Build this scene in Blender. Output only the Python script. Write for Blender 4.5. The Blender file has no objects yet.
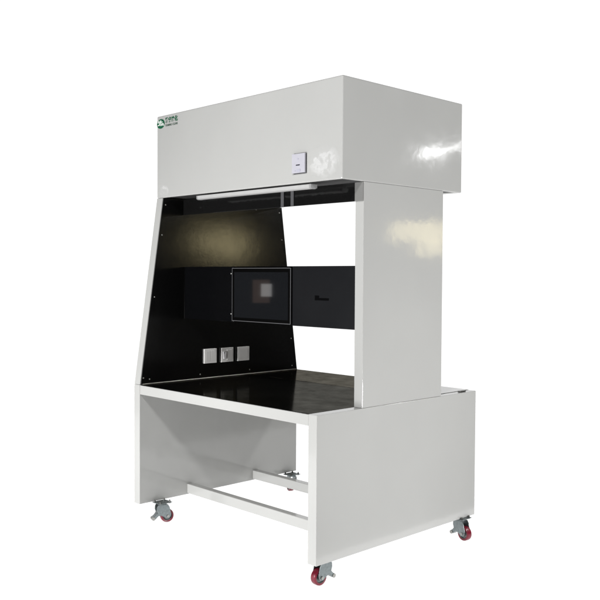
import bpy, bmesh, math, random
from mathutils import Vector, Matrix
random.seed(4)
scene = bpy.context.scene
C = scene.collection
S = 1.35          # metres per design unit
Z0 = 0.175        # design height of the floor
X0, Y0 = -0.5285, 0.44

def W(x, y, z):
    return Vector(((x - X0) * S, (y - Y0) * S, (z - Z0) * S))

# ------------------------------------------------------------------ materials
def nodes(name):
    m = bpy.data.materials.new(name); m.use_nodes = True
    nt = m.node_tree
    return m, nt, nt.nodes['Principled BSDF']

def noise(nt, scale, detail=2.0, rough=0.5):
    tc = nt.nodes.new('ShaderNodeTexCoord')
    n = nt.nodes.new('ShaderNodeTexNoise')
    n.inputs['Scale'].default_value = scale
    n.inputs['Detail'].default_value = detail
    n.inputs['Roughness'].default_value = rough
    nt.links.new(tc.outputs['Object'], n.inputs['Vector'])
    return n

def ramp(nt, src, stops):
    r = nt.nodes.new('ShaderNodeValToRGB')
    e = r.color_ramp.elements
    e[0].position, e[0].color = stops[0][0], (*stops[0][1], 1)
    e[1].position, e[1].color = stops[1][0], (*stops[1][1], 1)
    nt.links.new(src, r.inputs[0])
    return r

def bump(nt, bsdf, src, strength, dist, prev=None):
    b = nt.nodes.new('ShaderNodeBump')
    b.inputs['Strength'].default_value = strength
    b.inputs['Distance'].default_value = dist
    nt.links.new(src, b.inputs['Height'])
    if prev: nt.links.new(prev.outputs[0], b.inputs['Normal'])
    nt.links.new(b.outputs[0], bsdf.inputs['Normal'])
    return b

def paint(name, col, rough=0.085, peel=0.09):
    m, nt, b = nodes(name)
    n = noise(nt, 2.2, 4)
    r = ramp(nt, n.outputs['Fac'], [(0.3, tuple(c * 0.97 for c in col)), (0.7, tuple(min(1, c * 1.02) for c in col))])
    nt.links.new(r.outputs[0], b.inputs['Base Color'])
    b.inputs['IOR'].default_value = 1.5
    nr = noise(nt, 7, 5, .65)              # faint handling marks: the gloss varies
    mr = nt.nodes.new('ShaderNodeMapRange'); mr.inputs['From Min'].default_value = .3; mr.inputs['From Max'].default_value = .7
    mr.inputs['To Min'].default_value = rough * .8; mr.inputs['To Max'].default_value = rough * 1.5
    nt.links.new(nr.outputs['Fac'], mr.inputs['Value']); nt.links.new(mr.outputs[0], b.inputs['Roughness'])
    n2 = noise(nt, 48, 2)                  # orange peel of the powder coat
    n3 = noise(nt, 9, 2)                   # slight waviness of the sheet
    b1 = bump(nt, b, n3.outputs['Fac'], 0.12, 0.006)
    bump(nt, b, n2.outputs['Fac'], peel, 0.0011, b1)
    return m

def black_gloss(name, col=(.004, .004, .004), rough=.16, ior=1.45, wave=.10, speck=0.0):
    m, nt, b = nodes(name)
    b.inputs['Base Color'].default_value = (*col, 1)
    b.inputs['IOR'].default_value = ior
    n = noise(nt, 5, 5, .6)
    mr = nt.nodes.new('ShaderNodeMapRange')
    mr.inputs['To Min'].default_value = rough * .75
    mr.inputs['To Max'].default_value = rough * 1.3
    nt.links.new(n.outputs['Fac'], mr.inputs['Value'])
    nt.links.new(mr.outputs[0], b.inputs['Roughness'])
    n2 = noise(nt, 14, 3)
    b1 = bump(nt, b, n2.outputs['Fac'], wave, .004)
    if speck:                              # dust nibs and small dents in the lacquer
        bump(nt, b, noise(nt, 70, 5, .75).outputs['Fac'], speck, .003, b1)
    return m

def plain(name, col, rough=.4, metal=0.0, ior=1.5, var=.0, nscale=40):
    # simple surface with a little procedural mottling
    m, nt, b = nodes(name)
    b.inputs['Roughness'].default_value = rough
    b.inputs['Metallic'].default_value = metal
    b.inputs['IOR'].default_value = ior
    n = noise(nt, nscale, 4)
    r = ramp(nt, n.outputs['Fac'], [(.3, tuple(c * (1 - var) for c in col)), (.7, tuple(min(1, c * (1 + var)) for c in col))])
    nt.links.new(r.outputs[0], b.inputs['Base Color'])
    return m

M = {}
M['white'] = paint('white_powder_coat', (.37, .37, .360))
M['liner'] = black_gloss('black_liner', (.0025,.0025,.0025), rough=.16, ior=1.75, wave=.08, speck=.05)
M['band'] = black_gloss('black_satin', (.0075, .0078, .0088), rough=.24, ior=1.25, wave=.03)
M['band_gloss'] = black_gloss('black_gloss_panel', (.0022, .0023, .0027), rough=.15, ior=1.3, wave=.04)
M['screen'] = black_gloss('screen_glass', (.006, .0065, .0075), rough=.035, ior=1.5, wave=0.0)
M['bezel'] = plain('bezel_edge', (.11, .11, .115), .35, .3)
M['bezel_black'] = plain('bezel_black', (.0012, .0012, .0012), .35, ior=1.12)
M['baffle'] = black_gloss('smoked_acrylic', (.006, .006, .006), rough=.10, ior=1.6, wave=.28)
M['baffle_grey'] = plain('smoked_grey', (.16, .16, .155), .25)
M['void'] = plain('filter_dark', (.02, .02, .02), .7, var=.3)
M['tube'] = plain('tube_diffuser', (.36, .36, .355), .35, var=.02)
M['tube_cap'] = plain('tube_cap', (.24, .24, .24), .4)
M['zinc'] = plain('zinc_plate', (.19, .215, .22), .36, .85, var=.15, nscale=90)
M['darkzinc'] = plain('dark_zinc', (.10, .10, .095), .42, .7, var=.2, nscale=90)
M['red'] = plain('red_polyurethane', (.125, .004, .015), .32, var=.15, nscale=60)
M['hub'] = plain('wheel_hub', (.11, .12, .12), .45, .4, var=.15, nscale=60)
M['plate'] = plain('switch_plate', (.58, .57, .555), .3, var=.03)
M['rocker'] = plain('switch_rocker', (.57, .56, .545), .25)
M['rocker_white'] = plain('switch_key_white', (.62, .61, .62), .25)
M['screw'] = plain('screw_head', (.30, .30, .285), .4, .9)
M['trim'] = plain('trim_bead', (.32, .31, .28), .3, .6, var=.25, nscale=12)
M['panel_grey'] = plain('control_plate', (.385, .38, .42), .3, var=.02)
M['panel_key'] = plain('control_key', (.36, .36, .42), .35)
M['panel_dark'] = plain('control_display', (.02, .02, .03), .3)
M['plate_shadow'] = plain('control_shadow', (.06, .06, .065), .5)
M['green'] = plain('sticker_green', (.009, .085, .040), .4, var=.12, nscale=120)
M['sticker_white'] = plain('sticker_white', (.55, .60, .56), .4)
M['inktext'] = plain('sticker_ink', (.05, .085, .065), .4)
M['slot'] = plain('slot_dark', (.0022, .0022, .0024), .8, ior=1.05)

def worktop_mat(name, c0, c1):
    m = bpy.data.materials.new(name); m.use_nodes = True
    nt = m.node_tree; nt.nodes.clear()
    out = nt.nodes.new('ShaderNodeOutputMaterial')
    add = nt.nodes.new('ShaderNodeAddShader')
    d = nt.nodes.new('ShaderNodeBsdfDiffuse'); d.inputs[0].default_value = (.004, .004, .004, 1)
    g = nt.nodes.new('ShaderNodeBsdfGlossy')
    n = noise(nt, 9, 6, .7)
    r = ramp(nt, n.outputs['Fac'], [(.25, c0), (.75, c1)])
    nt.links.new(r.outputs[0], g.inputs['Color'])
    n2 = noise(nt, 4, 4)
    mr = nt.nodes.new('ShaderNodeMapRange'); mr.inputs['To Min'].default_value = .05; mr.inputs['To Max'].default_value = .16
    nt.links.new(n2.outputs['Fac'], mr.inputs['Value']); nt.links.new(mr.outputs[0], g.inputs['Roughness'])
    nt.links.new(d.outputs[0], add.inputs[0]); nt.links.new(g.outputs[0], add.inputs[1])
    nt.links.new(add.outputs[0], out.inputs[0])
    return m
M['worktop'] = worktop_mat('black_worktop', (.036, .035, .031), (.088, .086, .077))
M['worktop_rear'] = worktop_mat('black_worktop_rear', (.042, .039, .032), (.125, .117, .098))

# ------------------------------------------------------------------ mesh helpers
def link(name, bm, mat, parent=None, bevel=0.0, smooth=False, seg=2):
    me = bpy.data.meshes.new(name)
    bmesh.ops.recalc_face_normals(bm, faces=bm.faces)
    bm.to_mesh(me); bm.free()
    me.materials.append(M[mat] if isinstance(mat, str) else mat)
    o = bpy.data.objects.new(name, me); C.objects.link(o)
    if parent: o.parent = parent
    if bevel:
        b = o.modifiers.new('bevel', 'BEVEL'); b.width = bevel; b.segments = seg
        b.limit_method = 'ANGLE'; b.angle_limit = math.radians(40)
        b.harden_normals = False
    if smooth:
        for p in me.polygons: p.use_smooth = True
        try: me.set_sharp_from_angle(angle=math.radians(35))
        except Exception: pass
    return o

def box(bm, x0, x1, y0, y1, z0, z1, raw=False):
    f = (lambda x, y, z: Vector((x, y, z))) if raw else W
    v = [bm.verts.new(f(x, y, z)) for x in (x0, x1) for y in (y0, y1) for z in (z0, z1)]
    for q in ((0, 1, 3, 2), (4, 6, 7, 5), (0, 4, 5, 1), (2, 3, 7, 6), (0, 2, 6, 4), (1, 5, 7, 3)):
        bm.faces.new([v[i] for i in q])

def prism(bm, pts, axis, a, b, raw=False):
    """extrude a 2-D outline along an axis ('x': pts are (y,z); 'y': (x,z); 'z': (x,y))"""
    f = (lambda x, y, z: Vector((x, y, z))) if raw else W
    def mk(p, t):
        if axis == 'x': return f(t, p[0], p[1])
        if axis == 'y': return f(p[0], t, p[1])
        return f(p[0], p[1], t)
    va = [bm.verts.new(mk(p, a)) for p in pts]; vb = [bm.verts.new(mk(p, b)) for p in pts]
    n = len(pts)
    bm.faces.new(va[::-1]); bm.faces.new(vb)
    for i in range(n):
        bm.faces.new([va[i], va[(i + 1) % n], vb[(i + 1) % n], vb[i]])

def cyl(bm, c, axis, r, h, seg=20, r2=None):
    """cylinder (metres) centred at c along axis vector"""
    q = Vector((0, 0, 1)).rotation_difference(Vector(axis)).to_matrix().to_4x4()
    bmesh.ops.create_cone(bm, cap_ends=True, segments=seg, radius1=r, radius2=r if r2 is None else r2, depth=h,
                          matrix=Matrix.Translation(Vector(c)) @ q)

def lathe(bm, c, axis, prof, seg=36):
    q = Vector((0, 0, 1)).rotation_difference(Vector(axis)).to_matrix()
    rings = []
    for r, h in prof:
        rings.append([bm.verts.new(Vector(c) + q @ Vector((r * math.cos(2 * math.pi * i / seg), r * math.sin(2 * math.pi * i / seg), h))) for i in range(seg)])
    n = len(rings)
    for a in range(n - 1):
        for i in range(seg):
            bm.faces.new([rings[a][i], rings[a][(i + 1) % seg], rings[a + 1][(i + 1) % seg], rings[a + 1][i]])
    return rings

def one(name, mat, parent, *b, bevel=0.0):
    bm = bmesh.new()
    for q in b: box(bm, *q)
    return link(name, bm, mat, parent, bevel)

# ------------------------------------------------------------------ dimensions (design units)
Wd, D, t = 1.057, .885, .0394
ZB, ZS, ZT = .2607, .7115, .75
HY0, HY1, HZ0, HZ1 = .1107, .775, 1.5163, 1.8541
CY0, CY1 = .2183, .6612
LI = -Wd + t                                     # inner face of the left wall

cab = bpy.data.objects.new('clean_bench', None); C.objects.link(cab)
cab['label'] = 'tall white steel laminar flow clean bench with black interior on four red casters'
cab['category'] = 'clean bench'
BV = .0022

# lower side panels
o = one('side_panel', 'white', cab, (-t, 0, 0, D, ZB, ZT), bevel=BV)
rp = o
lp = one('side_panel', 'white', cab, (-Wd, LI, 0, D, ZB, ZT), bevel=BV)
# open tube ends and a bolt on the rear of the right panel's top edge
one('bolt_plate', 'darkzinc', rp, (-.026, -.012, .800, .835, ZT + .0005, ZT + .0045), bevel=.001)

# worktop
one('front_rail', 'white', cab, (LI + .0005, -t - .0005, .001, .030, ZS, ZT - .0015), bevel=BV)
one('bench_underside', 'white', cab, (LI + .0005, -t - .0005, .0315, D - .002, ZS + .004, ZT - .006))
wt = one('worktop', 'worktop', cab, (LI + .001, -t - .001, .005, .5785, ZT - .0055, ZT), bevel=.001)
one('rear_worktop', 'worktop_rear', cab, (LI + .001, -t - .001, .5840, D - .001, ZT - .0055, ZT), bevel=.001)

one('edge_cover', 'white', cab, (-.20, -t + .004, CY1 + .002, D - .001, ZT + .0006, ZT + .0014))
# cross bars between the side panels
for y, z0, z1 in ((.238, .2660, .3055), (.608, .2665, .3055)):
    one('cross_bar', 'white', cab, (LI + .0005, -t - .0005, y, y + .032, z0, z1), bevel=.003)

# left side wall: white trapezoid shell with black liner
def yf(z): return 0 + (HY0 - 0) * (z - ZT) / (HZ0 - ZT)
def yr(z): return D - .003 + (.7806 - D) * (z - ZT) / (HZ0 - ZT)
bm = bmesh.new()
prism(bm, [(yf(ZT) + .0005, ZT + .0008), (yr(ZT), ZT + .0008), (yr(HZ0), HZ0 - .0008), (yf(HZ0), HZ0 - .0008)], 'x', -Wd + .0006, LI - .0006)
sw = link('side_wall', bm, 'white', cab, BV)
bm = bmesh.new()
prism(bm, [(yf(ZT) + .004, ZT + .0025), (yr(ZT) + .001, ZT + .0025), (yr(HZ0) + .001, HZ0 - .001), (yf(HZ0) + .004, HZ0 - .001)], 'x', LI, LI + .0035)
ln = link('liner', bm, 'liner', sw, .0008)
XL = LI + .0035
bm = bmesh.new(); box(bm, XL + .0003, XL + .006, .012, D - .006, ZT + .0006, ZT + .0040)
link('trim_strip', bm, 'trim', sw, .0008)

def screw(y, z, r=.0042, parent=ln):
    bm = bmesh.new()
    lathe(bm, W(XL, y, z), (1, 0, 0), [(r, 0), (r, .0012), (r * .7, .0024), (0.0004, .0028)], 14)
    link('screw', bm, 'screw', parent, smooth=True)
for z in (.777, 1.107, 1.363, 1.488): screw(yf(z) + .018 if z > .8 else .016, z)
for z in (.90, 1.09, 1.365, 1.490): screw(yr(z) - .018, z)
for y in (.046, .305, .585, .850): screw(y, .770)
for y in (.30, .442, .62): screw(y, 1.497)

# three switch plates on the liner
def switch(y0, z0, kind):
    p = one('socket_plate', 'plate', sw, (XL + .0004, XL + .008, y0, y0 + .067, z0, z0 + .063), bevel=.0015)
    x = XL + .0082
    if kind == 'blank':
        one('rocker', 'rocker', p, (x, x + .0007, y0 + .010, y0 + .057, z0 + .009, z0 + .054), bevel=.0006)
    elif kind == 'key':
        bm = bmesh.new()
        prism(bm, [(y0 + .006, z0 + .046), (y0 + .012, z0 + .048), (y0 + .015, z0 + .036), (y0 + .020, z0 + .046), (y0 + .026, z0 + .043), (y0 + .017, z0 + .014), (y0 + .010, z0 + .014)], 'x', x, x + .004)
        link('key', bm, 'rocker_white', p, .001)
        one('rocker', 'rocker', p, (x, x + .002, y0 + .030, y0 + .059, z0 + .008, z0 + .055), bevel=.0006)
    else:
        one('rocker', 'rocker', p, (x, x + .0007, y0 + .007, y0 + .032, z0 + .009, z0 + .054), bevel=.0006)
        one('rocker', 'rocker', p, (x, x + .0007, y0 + .035, y0 + .060, z0 + .009, z0 + .054), bevel=.0006)
switch(.322, .8155, 'pair'); switch(.416, .8150, 'key'); switch(.509, .8145, 'blank')

# right column
one('column', 'white', cab, (-t, -.0015, CY0, CY1, ZT + .0003, HZ0 - .0003), bevel=BV)

# hood: folded shell with a recessed dark underside
bm = bmesh.new(); th = .014
box(bm, -Wd, 0, HY0, HY0 + th, HZ0, HZ1)
box(bm, -th, 0, HY0 + th, HY1, HZ0, HZ1)
box(bm, -Wd, -Wd + th, HY0 + th, HY1, HZ0, HZ1)
box(bm, -Wd + th, -th, HY1 - th, HY1, HZ0, HZ1)
bm.free()
bm = bmesh.new()
# one clean shell: outer box, open below, inner walls
def ring(x0, x1, y0, y1, z): return [bm.verts.new(W(*p, z)) for p in ((x0, y0), (x1, y0), (x1, y1), (x0, y1))]
ob, ot = ring(-Wd, 0, HY0, HY1, HZ0), ring(-Wd, 0, HY0, HY1, HZ1)
ib, it = ring(-Wd + th, -th, HY0 + th, HY1 - th, HZ0), ring(-Wd + th, -th, HY0 + th, HY1 - th, HZ0 + .03)
for i in range(4):
    j = (i + 1) % 4
    bm.faces.new([ob[i], ob[j], ot[j], ot[i]])
    bm.faces.new([ob[j], ob[i], ib[i], ib[j]])
    bm.faces.new([ib[j], ib[i], it[i], it[j]])
bm.faces.new(ot); bm.faces.new(it[::-1])
hood = link('hood', bm, 'white', cab, .006, seg=3)
one('filter_panel', 'void', hood, (-Wd + th + .002, -th - .002, HY0 + th + .002, HY1 - th - .002, HZ0 + .004, HZ0 + .022))

# tube light under the front edge of the hood
fx = bmesh.new()
yt = HY0 + .010
prism(fx, [(yt, 1.5110), (yt + .030, 1.5110), (yt + .030, 1.4995), (yt + .022, 1.4960), (yt + .006, 1.4960), (yt, 1.4995)], 'x', -.792, -.165)
tl = link('tube_light', fx, 'tube', cab, .001)
fx = bmesh.new()
prism(fx, [(yt - .0008, 1.5113), (yt + .031, 1.5113), (yt + .031, 1.4990), (yt + .0225, 1.4950), (yt + .0055, 1.4950), (yt - .0008, 1.4990)], 'x', -.1648, -.156)
link('end_cap', fx, 'tube_cap', tl, .001)
fx = bmesh.new()
prism(fx, [(yt - .0008, 1.5113), (yt + .031, 1.5113), (yt + .031, 1.4990), (yt + .0225, 1.4950), (yt + .0055, 1.4950), (yt - .0008, 1.4990)], 'x', -.7985, -.7922)
link('end_cap', fx, 'tube_cap', tl, .001)

# dark acrylic baffle under the hood; grey plate added for the column's darker band
one('baffle', 'baffle', cab, (XL + .001, -t - .0006, .214, .219, 1.4505, HZ0 - .002), bevel=.0008)
one('baffle_tone_strip', 'baffle_grey', cab, (-t, -.0016, .2145, .2178, 1.4505, HZ0 - .002), bevel=.0008)
for x in (-.405, -.352):
    one('baffle_tone_strip', 'bezel', cab, (x, x + .016, .2105, .2135, 1.452, HZ0 - .002), bevel=.0008)  # grey bars put in for the light streaks reflected in the baffle

# black instrument band with monitor
band = one('instrument_band', 'band', cab, (-.351, -t - .0008, .2215, .2300, 1.0140, 1.2326), bevel=.001)
bl = one('instrument_band', 'band_gloss', cab, (XL + .0012, -.690, .2215, .2300, 1.0140, 1.2326), bevel=.001)
one('band_core', 'bezel_black', cab, (-.689, -.352, .2255, .2300, 1.0140, 1.2326))
mon = one('monitor', 'bezel_black', cab, (-.6885, -.3525, .2140, .2250, 1.0185, 1.2265), bevel=.002)
bm = bmesh.new()
for b in ((-.6890, -.3520, .2128, .2160, 1.2245, 1.2266), (-.6890, -.3520, .2128, .2160, 1.0184, 1.0205),
          (-.6890, -.6870, .2128, .2160, 1.0207, 1.2243), (-.3540, -.3520, .2128, .2160, 1.0207, 1.2243)): box(bm, *b)
link('frame', bm, 'bezel', mon)
one('screen', 'screen', mon, (-.6755, -.3660, .2132, .2138, 1.0330, 1.2105))
bm = bmesh.new(); box(bm, -.234, -.165, .2208, .2214, 1.1105, 1.1190); box(bm, -.234, -.213, .2208, .2214, 1.1192, 1.1275)
link('card_slot', bm, 'slot', band)
def bscrew(x, z):
    bm = bmesh.new(); lathe(bm, W(x, .2214, z), (0, -1, 0), [(.004, 0), (.004, .001), (.0025, .002), (.0003, .0022)], 12)
    link('screw', bm, 'screw', bl, smooth=True)
bscrew(-.705, 1.045); bscrew(-.705, 1.205)

# control plate on the hood
g = one('control_panel', 'plate_shadow', hood, (-.2295, -.1655, HY0 - .0022, HY0 - .0004, 1.5475, 1.6150))  # dark backing set off right and down as the plate's painted shadow
pl = one('face_plate', 'panel_grey', g, (-.2320, -.1680, HY0 - .0085, HY0 - .0026, 1.5505, 1.6165), bevel=.0012)
yk = HY0 - .0094
one('display', 'panel_dark', g, (-.2105, -.1920, yk, yk + .0007, 1.5755, 1.5790))
one('key', 'panel_key', g, (-.2060, -.1890, yk, yk + .0007, 1.5540, 1.5625))
one('key', 'panel_key', g, (-.2170, -.2110, yk, yk + .0007, 1.5560, 1.5590))
one('key', 'panel_key', g, (-.2040, -.1990, yk, yk + .0007, 1.5960, 1.6000))

# maker's sticker on the hood
st_c = (-1.0285, 1.8210); rx, rz = .0270, .0195
bm = bmesh.new()
prism(bm, [(st_c[0] + rx * math.cos(a * math.pi / 24), st_c[1] + rz * math.sin(a * math.pi / 24)) for a in range(48)], 'y', HY0 - .0014, HY0 - .0004)
stk = link('logo_sticker', bm, 'green', hood)
def E(px, py): return (st_c[0] + (px - 302) / 268 * rx, st_c[1] - (py - 278) / 207 * rz)
bm = bmesh.new()
for poly in ([(148, 130), (222, 130), (196, 190), (256, 190), (282, 130), (360, 130), (332, 190), (445, 190), (425, 234), (312, 234), (272, 318), (248, 342), (220, 352), (84, 352), (106, 308), (178, 306), (198, 292), (226, 234), (102, 234)],
             [(334, 266), (506, 266), (524, 282), (498, 336), (560, 336), (540, 370), (414, 370), (440, 304), (408, 304), (374, 368), (286, 368)]):
    prism(bm, [E(*p) for p in poly], 'y', HY0 - .0022, HY0 - .0015)
link('emblem', bm, 'sticker_white', stk)

def text(name, body, mat, x0, x1, z0, z1, y, parent, thick=.0):
    cu = bpy.data.curves.new(name, 'FONT'); cu.body = body; cu.extrude = .01; cu.offset = thick
    tmp = bpy.data.objects.new(name + '_src', cu); C.objects.link(tmp)
    dg = bpy.context.evaluated_depsgraph_get()
    me = bpy.data.meshes.new_from_object(tmp.evaluated_get(dg))
    C.objects.unlink(tmp); bpy.data.objects.remove(tmp)
    xs = [v.co.x for v in me.vertices]; ys = [v.co.y for v in me.vertices]; zs = [v.co.z for v in me.vertices]
    for v in me.vertices:
        u = (v.co.x - min(xs)) / (max(xs) - min(xs)); w = (v.co.y - min(ys)) / (max(ys) - min(ys)); d = (v.co.z - min(zs)) / (max(zs) - min(zs))
        v.co = W(x0 + (x1 - x0) * u, y - .0006 * d, z0 + (z1 - z0) * w)
    me.materials.clear(); me.materials.append(M[mat])
    o = bpy.data.objects.new(name, me); C.objects.link(o); o.parent = parent
    return o
text('brand_lettering', '\u96c5\u5b81\u51c0\u5316', 'green', -.9975, -.9110, 1.8200, 1.8430, HY0 - .0004, stk, .035)
text('brand_lettering', 'YANING CLEAR', 'inktext', -.9975, -.9110, 1.8060, 1.8148, HY0 - .0004, stk, .015)

# protective film remnants on the lower hood front, their glare painted in white
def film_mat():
    m, nt, b = nodes('film_glare_white')
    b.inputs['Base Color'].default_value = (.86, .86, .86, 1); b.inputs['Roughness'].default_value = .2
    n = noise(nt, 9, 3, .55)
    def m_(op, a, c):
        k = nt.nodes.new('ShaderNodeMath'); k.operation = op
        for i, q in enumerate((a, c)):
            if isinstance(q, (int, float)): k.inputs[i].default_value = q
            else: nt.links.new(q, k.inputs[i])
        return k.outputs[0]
    ridge = m_('ABSOLUTE', m_('SUBTRACT', n.outputs['Fac'], .5), 0)      # glare along the film creases, painted as white lines
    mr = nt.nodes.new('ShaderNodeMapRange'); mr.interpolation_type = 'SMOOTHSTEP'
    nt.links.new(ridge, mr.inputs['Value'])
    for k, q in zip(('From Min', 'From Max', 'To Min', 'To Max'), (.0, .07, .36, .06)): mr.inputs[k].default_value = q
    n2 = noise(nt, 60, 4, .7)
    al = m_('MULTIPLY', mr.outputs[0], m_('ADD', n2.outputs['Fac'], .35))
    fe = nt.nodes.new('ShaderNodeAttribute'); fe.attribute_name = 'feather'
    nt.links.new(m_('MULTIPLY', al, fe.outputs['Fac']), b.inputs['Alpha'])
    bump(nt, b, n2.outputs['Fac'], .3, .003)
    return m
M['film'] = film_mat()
from mathutils import noise as mn
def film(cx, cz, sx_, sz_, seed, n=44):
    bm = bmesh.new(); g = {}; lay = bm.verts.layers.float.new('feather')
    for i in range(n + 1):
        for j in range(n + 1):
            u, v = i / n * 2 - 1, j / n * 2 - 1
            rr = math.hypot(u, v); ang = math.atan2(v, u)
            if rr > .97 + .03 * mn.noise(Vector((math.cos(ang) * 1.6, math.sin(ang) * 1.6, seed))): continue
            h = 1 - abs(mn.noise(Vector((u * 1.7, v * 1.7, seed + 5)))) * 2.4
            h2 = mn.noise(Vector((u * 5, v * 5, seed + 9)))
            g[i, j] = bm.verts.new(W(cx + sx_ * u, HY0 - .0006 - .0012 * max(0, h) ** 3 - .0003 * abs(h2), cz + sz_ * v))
            g[i, j][lay] = min(1, max(0, 1 - rr) * 2.2)        # painted white fades out towards the patch edge
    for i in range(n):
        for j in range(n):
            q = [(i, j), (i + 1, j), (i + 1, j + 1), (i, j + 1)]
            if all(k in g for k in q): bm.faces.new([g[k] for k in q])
    return link('film_glare', bm, 'film', hood, smooth=True)
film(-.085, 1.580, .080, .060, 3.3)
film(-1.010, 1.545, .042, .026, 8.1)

# ------------------------------------------------------------------ casters (metres, swivel axis at origin, wheel trails toward +x)
CH = (ZB - Z0) * S        # height under the panel
def rot(a): return Matrix.Rotation(a, 4, 'Z')
def caster(x, y, ang, plate_ang=0.0, pedal=True):
    base = W(x, y, Z0)
    T = Matrix.Translation(base)
    R = T @ rot(ang); P = T @ rot(plate_ang)
    bm = bmesh.new()
    box(bm, -.037, .037, -.041, .041, CH - .0045, CH - .0006, raw=True)
    bm.transform(P)
    cs = link('caster', bm, 'zinc', cab, .001)
    for sx in (-.027, .027):
        for sy in (-.031, .031):
            bm = bmesh.new()
            cyl(bm, (sx, sy, CH + .002), (0, 0, 1), .0052, .009, 6); cyl(bm, (sx, sy, CH - .006), (0, 0, 1), .0058, .004, 6)
            cyl(bm, (sx, sy, CH + .008), (0, 0, 1), .003, .006, 8)
            bm.transform(P); link('bolt', bm, 'darkzinc', cs)
    r, off = .0372, .026
    wz = r
    # fork: bearing ring, crown and two shaped cheeks
    bm = bmesh.new()
    cyl(bm, (0, 0, CH - .0085), (0, 0, 1), .026, .0075, 28, r2=.023)
    box(bm, -.019, .021, -.0215, .0215, CH - .0155, CH - .0122, raw=True)
    for s in (-1, 1):
        pts = [(-.030, CH - .0125), (.026, CH - .0125), (off + .010, CH - .028), (off + .019, wz + .012), (off + .017, wz - .002), (off + .009, wz - .012), (off - .009, wz - .013), (off - .022, wz - .003), (-.014, wz + .006), (-.030, wz + .016), (-.037, CH - .040), (-.036, CH - .024)]
        prism(bm, pts, 'y', s * .0182, s * .0215, raw=True)
    bm.transform(R); link('fork', bm, 'zinc', cs, .0008)
    # wheel
    bm = bmesh.new(); w = .0158
    lathe(bm, (off, 0, wz), (0, 1, 0), [(r * .70, -w * .92), (r * .90, -w), (r * .975, -w * .82), (r, -w * .45), (r, w * .45), (r * .975, w * .82), (r * .90, w), (r * .70, w * .92), (r * .70, -w * .92)])
    bm.transform(R); wl = link('wheel', bm, 'red', cs, smooth=True)
    bm = bmesh.new()
    lathe(bm, (off, 0, wz), (0, 1, 0), [(.0005, -w * .9), (r * .26, -w * .9), (r * .30, -w * .55), (r * .58, -w * .5), (r * .698, -w * .88), (r * .698, w * .88), (r * .58, w * .5), (r * .30, w * .55), (r * .26, w * .9), (.0005, w * .9)])
    bm.transform(R); link('hub', bm, 'hub', cs, smooth=True)
    bm = bmesh.new()
    cyl(bm, (off, 0, wz), (0, 1, 0), .0045, .052, 14)
    for s in (-1, 1): cyl(bm, (off, s * .0245, wz), (0, 1, 0), .0078, .006, 6)
    bm.transform(R); link('axle', bm, 'screw', cs)
    if pedal:        # brake: body over the wheel and a foot lever on the swivel side
        bm = bmesh.new()
        prism(bm, [(-.014, wz + .040), (-.030, wz + .030), (-.044, wz + .010), (-.056, wz + .000), (-.060, wz - .010), (-.054, wz - .017), (-.042, wz - .013), (-.026, wz + .002), (-.012, wz + .004)], 'y', -.0150, .0150, raw=True)
        bm.transform(R); bp = link('brake', bm, 'zinc', cs, .002)
        bm = bmesh.new()
        cyl(bm, (-.054, 0, wz - .009), (0, 1, 0), .0095, .036, 16)
        bm.transform(R); link('pedal', bm, 'screw', bp, .001, smooth=True)
    return cs
PI = math.pi
caster(-.045, .078, -PI / 2 - .05)
caster(-.012, .812, -.12)
caster(-.990, .092, PI / 2 - .30)
caster(-.985, .825, PI / 2 + 1.15, pedal=False)

# ------------------------------------------------------------------ floor: added translucent sheet, backlit so that no shadow shows on it
m = bpy.data.materials.new('backlit_floor'); m.use_nodes = True
nt = m.node_tree; nt.nodes.clear()
out = nt.nodes.new('ShaderNodeOutputMaterial'); mx = nt.nodes.new('ShaderNodeMixShader'); mx.inputs[0].default_value = .14
tr = nt.nodes.new('ShaderNodeBsdfTranslucent'); tr.inputs[0].default_value = (.99, .99, .99, 1)
df = nt.nodes.new('ShaderNodeBsdfDiffuse'); df.inputs[0].default_value = (.95, .95, .95, 1)
nt.links.new(tr.outputs[0], mx.inputs[1]); nt.links.new(df.outputs[0], mx.inputs[2]); nt.links.new(mx.outputs[0], out.inputs[0])
M['acrylic'] = m
bm = bmesh.new()
vs = [bm.verts.new(p) for p in ((-6.5, -2.6, 0), (1.03, -2.6, 0), (1.03, 6.5, 0), (-6.5, 6.5, 0))]
bm.faces.new(vs)
fl = link('floor', bm, 'acrylic'); fl['kind'] = 'structure'

# ------------------------------------------------------------------ world: added white glow behind and below, dim room in front
w = bpy.data.worlds.new('World'); scene.world = w; w.use_nodes = True
nt = w.node_tree; bg = nt.nodes['Background']
tc = nt.nodes.new('ShaderNodeTexCoord')
def mth(op, a, b=None):
    n = nt.nodes.new('ShaderNodeMath'); n.operation = op
    for i, q in enumerate((a, b)):
        if q is None: continue
        if isinstance(q, (int, float)): n.inputs[i].default_value = q
        else: nt.links.new(q, n.inputs[i])
    return n.outputs[0]
def mapr(v, a, b, c, d):
    n = nt.nodes.new('ShaderNodeMapRange'); n.interpolation_type = 'SMOOTHSTEP'
    nt.links.new(v, n.inputs['Value'])
    for k, q in zip(('From Min', 'From Max', 'To Min', 'To Max'), (a, b, c, d)): n.inputs[k].default_value = q
    return n.outputs[0]
dp = nt.nodes.new('ShaderNodeVectorMath'); dp.operation = 'DOT_PRODUCT'
nt.links.new(tc.outputs["Generated"], dp.inputs[0]); dp.inputs[1].default_value = (-.719, .695, 0)
sx = nt.nodes.new('ShaderNodeSeparateXYZ'); nt.links.new(tc.outputs['Generated'], sx.inputs[0])
back = mapr(dp.outputs['Value'], .50, .72, 0, 1)
low = mapr(sx.outputs['Z'], -.48, -.52, 0, 1)      # added light from below, keeps the floor white
FRONT, BACK, BELOW = .02, 1.10, 1.60
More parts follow.
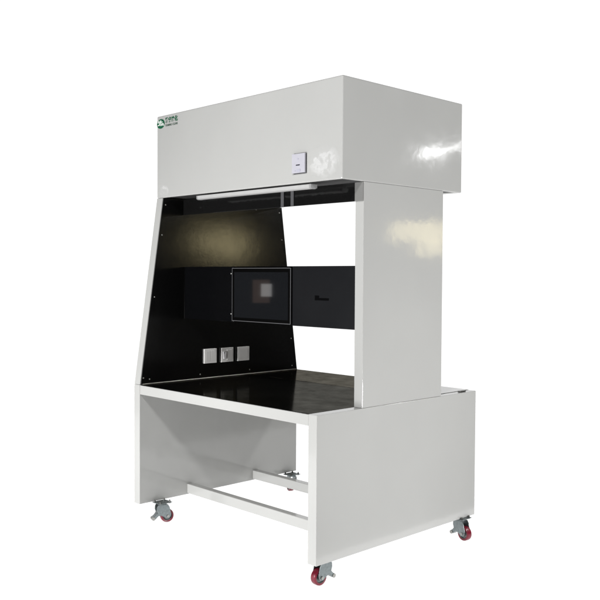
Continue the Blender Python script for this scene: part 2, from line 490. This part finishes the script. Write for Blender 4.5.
k = mth('MAXIMUM', mth('MULTIPLY', back, BACK), mth('MULTIPLY', low, BELOW))
nt.links.new(mth('MAXIMUM', k, FRONT), bg.inputs['Strength'])
bg.inputs['Color'].default_value = (1, 1, 1, 1)

# ------------------------------------------------------------------ lamps
def area(name, pos, target, sx_, sy_, power, col=(1, 1, 1), roll=0):
    l = bpy.data.lights.new(name, 'AREA'); l.shape = 'RECTANGLE'; l.size = sx_; l.size_y = sy_; l.energy = power; l.color = col
    o = bpy.data.objects.new(name, l); C.objects.link(o)
    p, q = W(*pos), W(*target)
    o.location = p; o.rotation_euler = ((q - p).to_track_quat('-Z', 'Y').to_matrix() @ Matrix.Rotation(math.radians(roll), 3, 'Z')).to_euler()
    return o
area('key_softbox', (1.1, -1.8, 2.76), (-.5, .2, 1.0), .35, .35, 92)
area('rear_softbox', (1.3, 2.5, 2.72), (-.6, .4, .8), .35, .35, 60)
area('low_fill', (-.75, -2.0, .72), (-.3, .1, .60), .6, .6, 128)  # added fill lamp, brightens the low front edges
area('side_fill', (1.75, .45, .42), (0, .45, .50), .5, .5, 60)  # added fill lamp, brightens the lower right side panel
area('warm_window', (1.411, 2.340, 1.480), (-.4, .5, 1.36), .49, .165, 1.25, (1, .86, .48))
area('warm_window', (1.385, 2.441, 1.378), (-.4, .6, 1.30), .28, .13, .52, (1, .86, .48))
area('far_tube', (2.333, 3.888, 2.258), (0, .69, 1.67), .44, .035, 1.3, roll=15)
area('far_globe', (2.407, 3.714, 2.214), (0, .57, 1.65), .17, .085, 1.5)
area('monitor_glint_lamp', (-2.72, -1.78, 1.09), (-.47, .21, 1.14), .105, .125, .105)  # added lamp, mirrored as the pale rectangle in the monitor
area('monitor_glint_red', (-2.80, -1.80, 1.08), (-.47, .21, 1.14), .17, .23, .055, (1, .66, .52))  # added dim lamp, gives the reddish rim around that reflection

# ------------------------------------------------------------------ camera
cd = bpy.data.cameras.new('camera'); cam = bpy.data.objects.new('camera', cd); C.objects.link(cam)
f, yaw, pit, rol = 847.325, math.radians(45.9967), math.radians(-1.6514), math.radians(.319)
fw = Vector((-math.sin(yaw) * math.cos(pit), math.cos(yaw) * math.cos(pit), math.sin(pit)))
rt = Vector((math.cos(yaw), math.sin(yaw), 0)); up = rt.cross(fw)
r2 = rt * math.cos(rol) + up * math.sin(rol); u2 = -rt * math.sin(rol) + up * math.cos(rol)
mw = Matrix((r2, u2, -fw)).transposed().to_4x4(); mw.translation = W(1.9051, -1.9185, 1.1983)
cam.matrix_world = mw
cd.sensor_width = 36; cd.sensor_fit = 'HORIZONTAL'; cd.lens = 36 * f / 600
cd.clip_start = .05; cd.clip_end = 500
scene.camera = cam

scene.view_settings.view_transform = 'Standard'; scene.view_settings.look = 'None'
scene.view_settings.exposure = 0; scene.view_settings.gamma = 1
scene.cycles.max_bounces = 10
